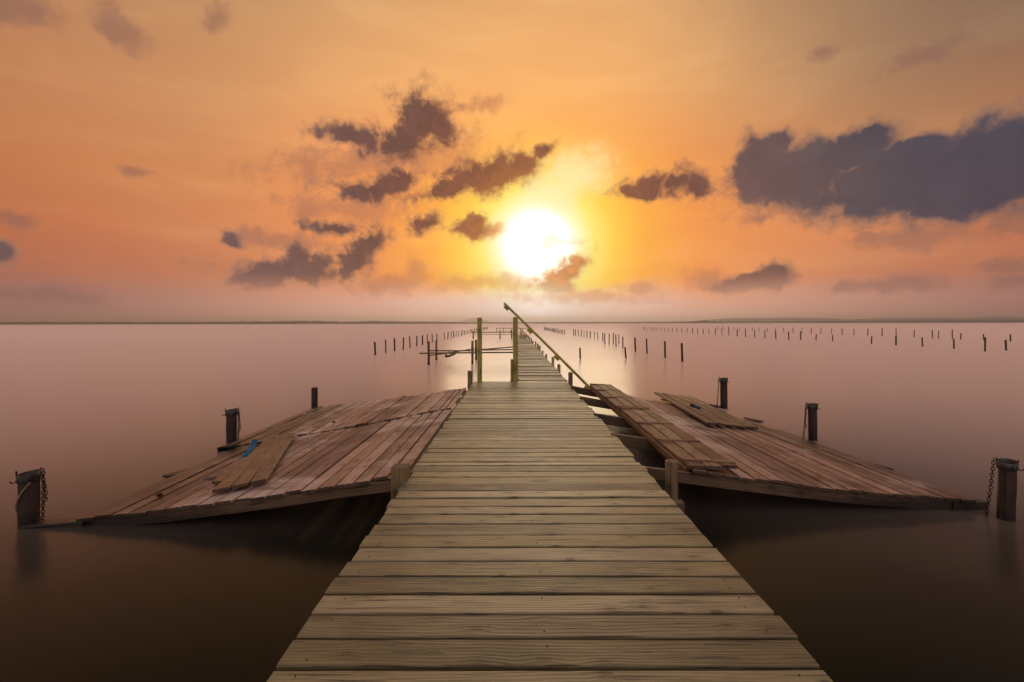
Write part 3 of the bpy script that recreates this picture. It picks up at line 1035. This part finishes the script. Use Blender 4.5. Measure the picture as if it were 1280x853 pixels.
# ------------------------------------------------------------------ haze in the air
bm = bmesh.new()
bmesh.ops.create_cube(bm, size=1, matrix=Matrix.Translation((0, 3000, 34)) @ Matrix.Diagonal((16000, 10000, 70, 1)))
hz = bpy.data.materials.new('haze')
hz.use_nodes = True
hz.node_tree.nodes.clear()
HT = NT(hz.node_tree)
ho = HT.n('ShaderNodeOutputMaterial')
hv = HT.n('ShaderNodeVolumePrincipled')
hv.inputs['Color'].default_value = (1.0, 0.96, 1.0, 1)
hv.inputs['Density'].default_value = 0.0003
hv.inputs['Anisotropy'].default_value = 0.6
HT.l(hv.outputs[0], ho.inputs['Volume'])
tag(finish('haze', bm, hz), kind='stuff', label='thin warm haze over the lake', cat='haze')

# ------------------------------------------------------------------ sky
world = bpy.data.worlds.new('World')
scene.world = world
world.use_nodes = True
nt = world.node_tree
nt.nodes.clear()
T = NT(nt)
outw = T.n('ShaderNodeOutputWorld')
SUN_AZ, SUN_EL = math.atan((672 - VX) / F), R(9.2)
sun_dir = Vector((math.sin(SUN_AZ) * math.cos(SUN_EL), math.cos(SUN_AZ) * math.cos(SUN_EL), math.sin(SUN_EL)))
tc = T.n('ShaderNodeTexCoord')
D = tc.outputs['Generated']
sep = T.n('ShaderNodeSeparateXYZ')
T.l(D, sep.inputs[0])
az = T.math('ARCTAN2', sep.outputs[0], sep.outputs[1])          # 0 straight ahead, + to the right (radians)
el = T.math('ARCSINE', sep.outputs[2])
dot = T.n('ShaderNodeVectorMath', operation='DOT_PRODUCT')
T.l(D, dot.inputs[0])
dot.inputs[1].default_value = sun_dir
theta = T.math('ARCCOSINE', T.math('MINIMUM', dot.outputs['Value'], 0.999999))
thd = T.math('MULTIPLY', theta, 180 / math.pi)
eld = T.math('MULTIPLY', el, 180 / math.pi)
elp = T.math('DIVIDE', T.math('ADD', eld, 5.0), 95.0)
e = lambda d: (d + 5.0) / 95.0
side = T.ramp(elp, [(e(-5), lin((120, 85, 75))), (e(0), lin((172, 118, 104))), (e(2.5), lin((186, 122, 102))), (e(5), lin((208, 126, 92))),
                    (e(9), lin((220, 134, 88))), (e(14), lin((224, 145, 92))), (e(20), lin((220, 152, 102))), (e(28), lin((206, 150, 104))),
                    (e(34), lin((186, 140, 104))), (e(37), lin((140, 106, 80))), (e(44), lin((95, 76, 66))), (e(50), lin((110, 95, 88))), (e(58), (1.2, 1.05, 0.92, 1)), (e(90), (1.5, 1.32, 1.18, 1))])  # unseen upper sky is shaped: dark band blackens near water, bright zenith adds fill
tp = T.math('DIVIDE', thd, 60.0)
q = lambda d: d / 60.0
glow = T.ramp(tp, [(0.0, (1.8, 1.75, 1.6, 1)), (q(3.4), (1.6, 1.55, 1.4, 1)), (q(4.0), (1.2, 1.15, 0.95, 1)), (q(5.0), (1.0, 0.95, 0.5, 1)), (q(6.6), (1.0, 0.8, 0.17, 1)),
                   (q(9), (1.0, 0.60, 0.065, 1)), (q(12.5), (1.0, 0.43, 0.055, 1)), (q(18), (0.94, 0.33, 0.07, 1)),
                   (q(28), (0.84, 0.31, 0.1, 1)), (q(40), (0.62, 0.31, 0.13, 1)), (q(58), (0.4, 0.24, 0.13, 1))])
# higher up the glow pales to peach
glow = T.mix(T.math('MULTIPLY', T.smooth(eld, 14.0, 30.0), 0.75), glow, lin((250, 192, 122)))
glow = T.mix(1.0, glow, (1.1, 1.1, 1.08, 1), 'MULTIPLY')
# uneven brightening so that the glow is not a perfect circle
cn = T.n('ShaderNodeTexNoise')
mpn = T.n('ShaderNodeMapping')
mpn.inputs['Scale'].default_value = (1.0, 1.0, 5.0)
T.l(D, mpn.inputs[0])
T.l(mpn.outputs[0], cn.inputs['Vector'])
cn.inputs['Scale'].default_value = 3.2
cn.inputs['Detail'].default_value = 7
cn.inputs['Roughness'].default_value = 0.55
cn.inputs['Distortion'].default_value = 0.6
wgt = T.smooth(thd, 46.0, 10.0)
sky = T.mix(wgt, side, glow)
# high streaks
streak = T.smooth(cn.outputs['Fac'], 0.35, 0.68)
sky = T.mix(T.math('MULTIPLY', T.math('SUBTRACT', 1.0, streak), T.smooth(thd, 6.0, 14.0, 0.0, 0.13)), sky, T.mix(1.0, sky, lin((205, 160, 150)), 'MULTIPLY'))
sky = T.mix(T.math('MULTIPLY', T.smooth(cn.outputs['Fac'], 0.5, 0.8), 0.16), sky, lin((245, 190, 130)))
# falls off away from the sun, a little faster to the right
sky = T.mix(1.0, sky, T.ramp(T.math('DIVIDE', thd, 90.0), [(0.0, (1, 1, 1, 1)), (0.33, (1, 1, 1, 1)), (0.5, (0.84, 0.82, 0.82, 1)), (0.68, (0.62, 0.58, 0.58, 1)), (1.0, (0.6, 0.6, 0.62, 1))]), 'MULTIPLY')
azr = T.math('MULTIPLY', az, 180 / math.pi)
sky = T.mix(T.math('MULTIPLY', T.smooth(azr, 8.0, 48.0), T.smooth(eld, 6.0, 26.0)), sky, T.mix(1.0, sky, (0.5, 0.62, 0.85, 1), 'MULTIPLY'))
# pale band low over the horizon
azd = T.math('MULTIPLY', T.math('ABSOLUTE', T.math('SUBTRACT', az, SUN_AZ)), 180 / math.pi)
band = T.ramp(T.math('DIVIDE', azd, 60.0), [(0.0, (1.25, 1.12, 1.08, 1)), (0.05, (1.05, 0.9, 0.84, 1)), (0.14, (0.98, 0.66, 0.54, 1)), (0.3, lin((236, 180, 160))),
                                            (0.5, lin((214, 154, 134))), (0.75, lin((172, 118, 108))), (1.0, lin((150, 104, 96)))])
bn = T.math('MULTIPLY_ADD', T.math('SUBTRACT', cn.outputs['Fac'], 0.5), 4.5, eld)
sky = T.mix(T.smooth(bn, 5.4, 1.6, 0.0, 0.9), sky, band)

# clouds: soft masks placed by direction, broken up by fractal noise
pv = T.n('ShaderNodeCombineXYZ')
T.l(az, pv.inputs[0])
T.l(el, pv.inputs[1])
n1 = T.n('ShaderNodeTexNoise')
n1.inputs['Scale'].default_value = 21.0
n1.inputs['Detail'].default_value = 8
n1.inputs['Roughness'].default_value = 0.6
n1.inputs['Distortion'].default_value = 0.35
T.l(pv.outputs[0], n1.inputs['Vector'])
n2 = T.n('ShaderNodeTexNoise')
n2.inputs['Scale'].default_value = 9.0
n2.inputs['Detail'].default_value = 5
T.l(pv.outputs[0], n2.inputs['Vector'])
# domain wobble for the outlines
wob = T.n('ShaderNodeVectorMath', operation='MULTIPLY_ADD')
T.l(n1.outputs['Color'], wob.inputs[0])
wob.inputs[1].default_value = (0.045, 0.04, 0)
sub = T.n('ShaderNodeVectorMath', operation='ADD')
T.l(pv.outputs[0], sub.inputs[0])
sub.inputs[1].default_value = (-0.0225, -0.02, 0)
T.l(sub.outputs[0], wob.inputs[2])
PW = wob.outputs[0]


ROT = {}


def rotated(deg):
    """the direction plane turned by deg, shared by every cloud lobe with that slant"""
    if deg not in ROT:
        cb = T.n('ShaderNodeCombineXYZ')
        for k_, ax in enumerate(((math.cos(R(deg)), math.sin(R(deg)), 0), (-math.sin(R(deg)), math.cos(R(deg)), 0))):
            dp = T.n('ShaderNodeVectorMath', operation='DOT_PRODUCT')
            T.l(PW, dp.inputs[0])
            dp.inputs[1].default_value = ax
            T.l(dp.outputs['Value'], cb.inputs[k_])
        ROT[deg] = cb.outputs[0]
    return ROT[deg]


def blob_field(blobs):
    res = None
    for cx, cy, rx, ry, rot in blobs:
        rot = min((0, -10, -20, -35, 10, 20), key=lambda a_: abs(a_ - rot))
        u = (cx - VX) / F
        a = math.atan(u)
        eln = math.atan((VY - cy) / F * math.cos(a))
        ca = math.cos(a)
        sx, sy = rx * 1.28 / F * ca * ca, ry * 1.32 / F * ca
        g_ = -rot          # picture slant to slant in (azimuth, elevation)
        c_, s_ = math.cos(R(g_)), math.sin(R(g_))
        px_, py_ = a * c_ + eln * s_, -a * s_ + eln * c_
        ma = T.n('ShaderNodeVectorMath', operation='MULTIPLY_ADD')
        T.l(rotated(g_), ma.inputs[0])
        ma.inputs[1].default_value = (1 / sx, 1 / sy, 0)
        ma.inputs[2].default_value = (-px_ / sx, -py_ / sy, 0)
        ln = T.n('ShaderNodeVectorMath', operation='LENGTH')
        T.l(ma.outputs[0], ln.inputs[0])
        f = T.math('SUBTRACT', 1.0, ln.outputs['Value'])
        res = f if res is None else T.math('MAXIMUM', res, f)
    return res


dark_blobs = [
    (530, 150, 34, 32, -25), (548, 158, 28, 18, 20), (500, 178, 46, 18, -8), (440, 170, 42, 11, -4),
    (462, 240, 44, 14, 0), (490, 232, 34, 12, -20), (506, 222, 14, 9, 0), (612, 221, 52, 20, -10), (556, 239, 44, 10, -8), (652, 210, 24, 15, -10), (680, 187, 18, 8, -38),
    (836, 230, 44, 14, -4), (806, 240, 34, 9, 0), (868, 234, 22, 12, 0), (592, 285, 30, 11, 0), (596, 275, 13, 11, 0), (531, 279, 22, 9, -15), (415, 285, 32, 8, 0),
    (462, 305, 30, 13, -35), (442, 328, 26, 20, -30), (365, 339, 72, 17, 0), (374, 320, 17, 16, 0), (400, 325, 18, 12, 0), (328, 348, 40, 11, 0), (289, 302, 14, 7, 0),
    (703, 344, 36, 13, -35), (720, 330, 15, 10, 0), (688, 358, 32, 10, 0),
    (2, 316, 18, 15, 0), (970, 343, 22, 16, -10), (940, 354, 48, 9, -8)]
big_blobs = [(988, 222, 70, 34, 0), (944, 205, 32, 26, -20), (965, 185, 26, 12, -20), (1060, 192, 58, 22, -12), (1085, 175, 30, 12, -10), (1120, 232, 120, 38, 0), (1215, 215, 100, 44, -8),
             (1150, 190, 40, 18, 0), (1210, 247, 110, 26, 0), (1270, 185, 55, 32, 0), (1350, 215, 90, 48, 0), (1460, 240, 110, 36, 0)]
faint_blobs = [(1158, 296, 80, 14, -3), (1090, 300, 24, 7, 0), (1265, 276, 50, 18, 0), (1262, 330, 34, 8, 0), (1270, 352, 36, 8, 0), (500, 352, 50, 13, -6), (520, 336, 16, 12, -20), (610, 353, 66, 10, 0), (795, 360, 24, 8, 0),
               (150, 37, 34, 16, 10), (18, 8, 60, 14, -8), (605, 133, 26, 7, -10), (1155, 69, 54, 9, -12), (1030, 66, 18, 7, 0), (170, 214, 22, 5, 0),
               (268, 22, 22, 10, -30), (14, 272, 28, 9, 0), (880, 352, 30, 11, 0), (1120, 358, 70, 8, 0), (720, 372, 80, 8, 0), (60, 368, 70, 8, 0), (1400, 120, 90, 12, -8),
               (480, 200, 120, 18, -15), (560, 200, 60, 22, -10), (440, 260, 80, 14, 0), (1010, 262, 90, 12, 0), (360, 300, 60, 10, 0), (700, 300, 30, 8, 0)]
nz1 = T.math('SUBTRACT', n1.outputs['Fac'], 0.5)
nz2 = T.math('SUBTRACT', n2.outputs['Fac'], 0.5)
n3 = T.n('ShaderNodeTexNoise')
n3.inputs['Scale'].default_value = 60.0
n3.inputs['Detail'].default_value = 8
n3.inputs['Roughness'].default_value = 0.62
n3.inputs['Distortion'].default_value = 0.5
T.l(pv.outputs[0], n3.inputs['Vector'])
nz3 = T.math('SUBTRACT', n3.outputs['Fac'], 0.5)
fld = T.math('ADD', T.math('MULTIPLY', nz1, 2.0), T.math('MULTIPLY', nz3, 0.75))
fd = T.math('ADD', blob_field(dark_blobs), fld)
fb = T.math('ADD', T.math('MULTIPLY', blob_field(big_blobs), 1.95), T.math('ADD', fld, T.math('MULTIPLY', nz2, 0.5)))
ff = T.math('ADD', blob_field(faint_blobs), T.math('MULTIPLY', fld, 1.2))
md = T.smooth(fd, -0.32, 0.58)
mb = T.smooth(fb, -0.45, 0.75)
mf = T.math('MULTIPLY', T.smooth(ff, -0.3, 0.8), 0.55)
inner = T.smooth(T.math('ADD', nz3, nz1), -0.16, 0.2)
ccol = T.ramp(tp, [(0.0, lin((240, 165, 85))), (q(5), lin((222, 140, 70))), (q(7), lin((172, 98, 56))), (q(11), lin((126, 74, 58))), (q(20), lin((98, 68, 66))),
                   (q(34), lin((108, 82, 84))), (1.0, lin((88, 76, 84)))])
ccol = T.mix(T.math('MULTIPLY', inner, 0.55), T.mix(1.0, ccol, (0.8, 0.8, 0.84, 1), 'MULTIPLY'), T.mix(1.0, ccol, (1.4, 1.3, 1.22, 1), 'MULTIPLY'))
rimc = T.ramp(tp, [(0.0, (1.2, 0.8, 0.3, 1)), (q(8), (1.0, 0.5, 0.14, 1)), (q(16), (0.75, 0.3, 0.13, 1)), (q(30), (0.5, 0.25, 0.15, 1)), (1.0, (0.35, 0.22, 0.18, 1))])
core = T.smooth(fd, -0.1, 0.6)
ccol = T.mix(core, T.mix(0.7, ccol, rimc), ccol)
bcol = T.ramp(tp, [(q(20), lin((106, 80, 82))), (q(28), lin((86, 76, 82))), (q(36), lin((62, 66, 82))), (1.0, lin((48, 60, 80)))])
bcol = T.mix(T.math('MULTIPLY', T.smooth(T.math('ADD', nz2, T.math('MULTIPLY', nz1, 1.0)), -0.2, 0.3), 0.7), T.mix(1.0, bcol, (0.82, 0.84, 0.88, 1), 'MULTIPLY'), T.mix(1.0, bcol, (1.22, 1.15, 1.1, 1), 'MULTIPLY'))
bcol = T.mix(T.smooth(fb, 0.1, 0.8), T.mix(0.35, bcol, rimc), bcol)
fcol = T.ramp(tp, [(0.0, lin((255, 190, 130))), (q(8), lin((225, 140, 90))), (q(16), lin((185, 112, 84))), (q(30), lin((145, 100, 88))), (1.0, lin((110, 88, 86)))])
low = T.smooth(eld, 5.5, 2.2)
ccol = T.mix(T.math('MULTIPLY', low, 0.75), ccol, T.mix(0.5, band, ccol))
bright = T.smooth(T.math('ADD', blob_field([(712, 220, 62, 30, -10), (690, 240, 44, 26, 0)]), T.math('MULTIPLY', fld, 0.6)), -0.1, 0.9)
sky = T.mix(T.math('MULTIPLY', bright, 0.7), sky, (1.0, 0.93, 0.5, 1))
sky = T.mix(mf, sky, fcol)
sky = T.mix(T.math('MULTIPLY', md, T.smooth(eld, 0.5, 6.0, 0.15, 0.95)), sky, ccol)
sky = T.mix(T.math('MULTIPLY', mb, 0.94), sky, bcol)

# behind the viewer the unseen dusk sky is cooler, raised as fill light
back = T.smooth(T.math('ABSOLUTE', az), 1.5, 2.4)
sky = T.mix(T.math('MULTIPLY', back, T.smooth(eld, 75.0, 40.0)), sky, (0.55, 0.46, 0.46, 1))

bg1 = T.n('ShaderNodeBackground')
T.l(sky, bg1.inputs[0])
bg1.inputs[1].default_value = 1.0
nish = T.n('ShaderNodeTexSky', sky_type='NISHITA')
nish.sun_disc = False
nish.sun_elevation = SUN_EL
nish.sun_rotation = SUN_AZ
bg2 = T.n('ShaderNodeBackground')
T.l(nish.outputs[0], bg2.inputs[0])
bg2.inputs[1].default_value = 0.0
add = T.n('ShaderNodeAddShader')
T.l(bg1.outputs[0], add.inputs[0])
T.l(bg2.outputs[0], add.inputs[1])
T.l(add.outputs[0], outw.inputs[0])
world.cycles.sampling_method = 'MANUAL'
world.cycles.sample_map_resolution = 1024

# ------------------------------------------------------------------ sun
sl = bpy.data.lights.new('sun', 'SUN')
sl.energy = 0.5
sl.angle = R(22)
sl.color = (1.0, 0.78, 0.52)
so = bpy.data.objects.new('sun', sl)
so.rotation_euler = (-sun_dir).to_track_quat('-Z', 'Y').to_euler()
COL.objects.link(so)

# ------------------------------------------------------------------ camera
cam = bpy.data.cameras.new('camera')
cam.sensor_width = 36
cam.lens = F / 1280 * 36
cam.shift_x = -3.0 / 1280
cam.shift_y = -22.5 / 1280
cam.clip_start = 0.05
cam.clip_end = 200000
co = bpy.data.objects.new('camera', cam)
co.matrix_world = Matrix.Translation((0, 0, CAMZ)) @ Matrix.Rotation(R(90), 4, 'X') @ Matrix.Rotation(R(-0.1), 4, 'Z')
COL.objects.link(co)
scene.camera = co

scene.view_settings.view_transform = 'Standard'
scene.view_settings.look = 'None'
scene.view_settings.exposure = 0.0
scene.view_settings.gamma = 1.0
scene.view_settings.use_curve_mapping = False
scene.cycles.max_bounces = 6
scene.cycles.use_denoising = True
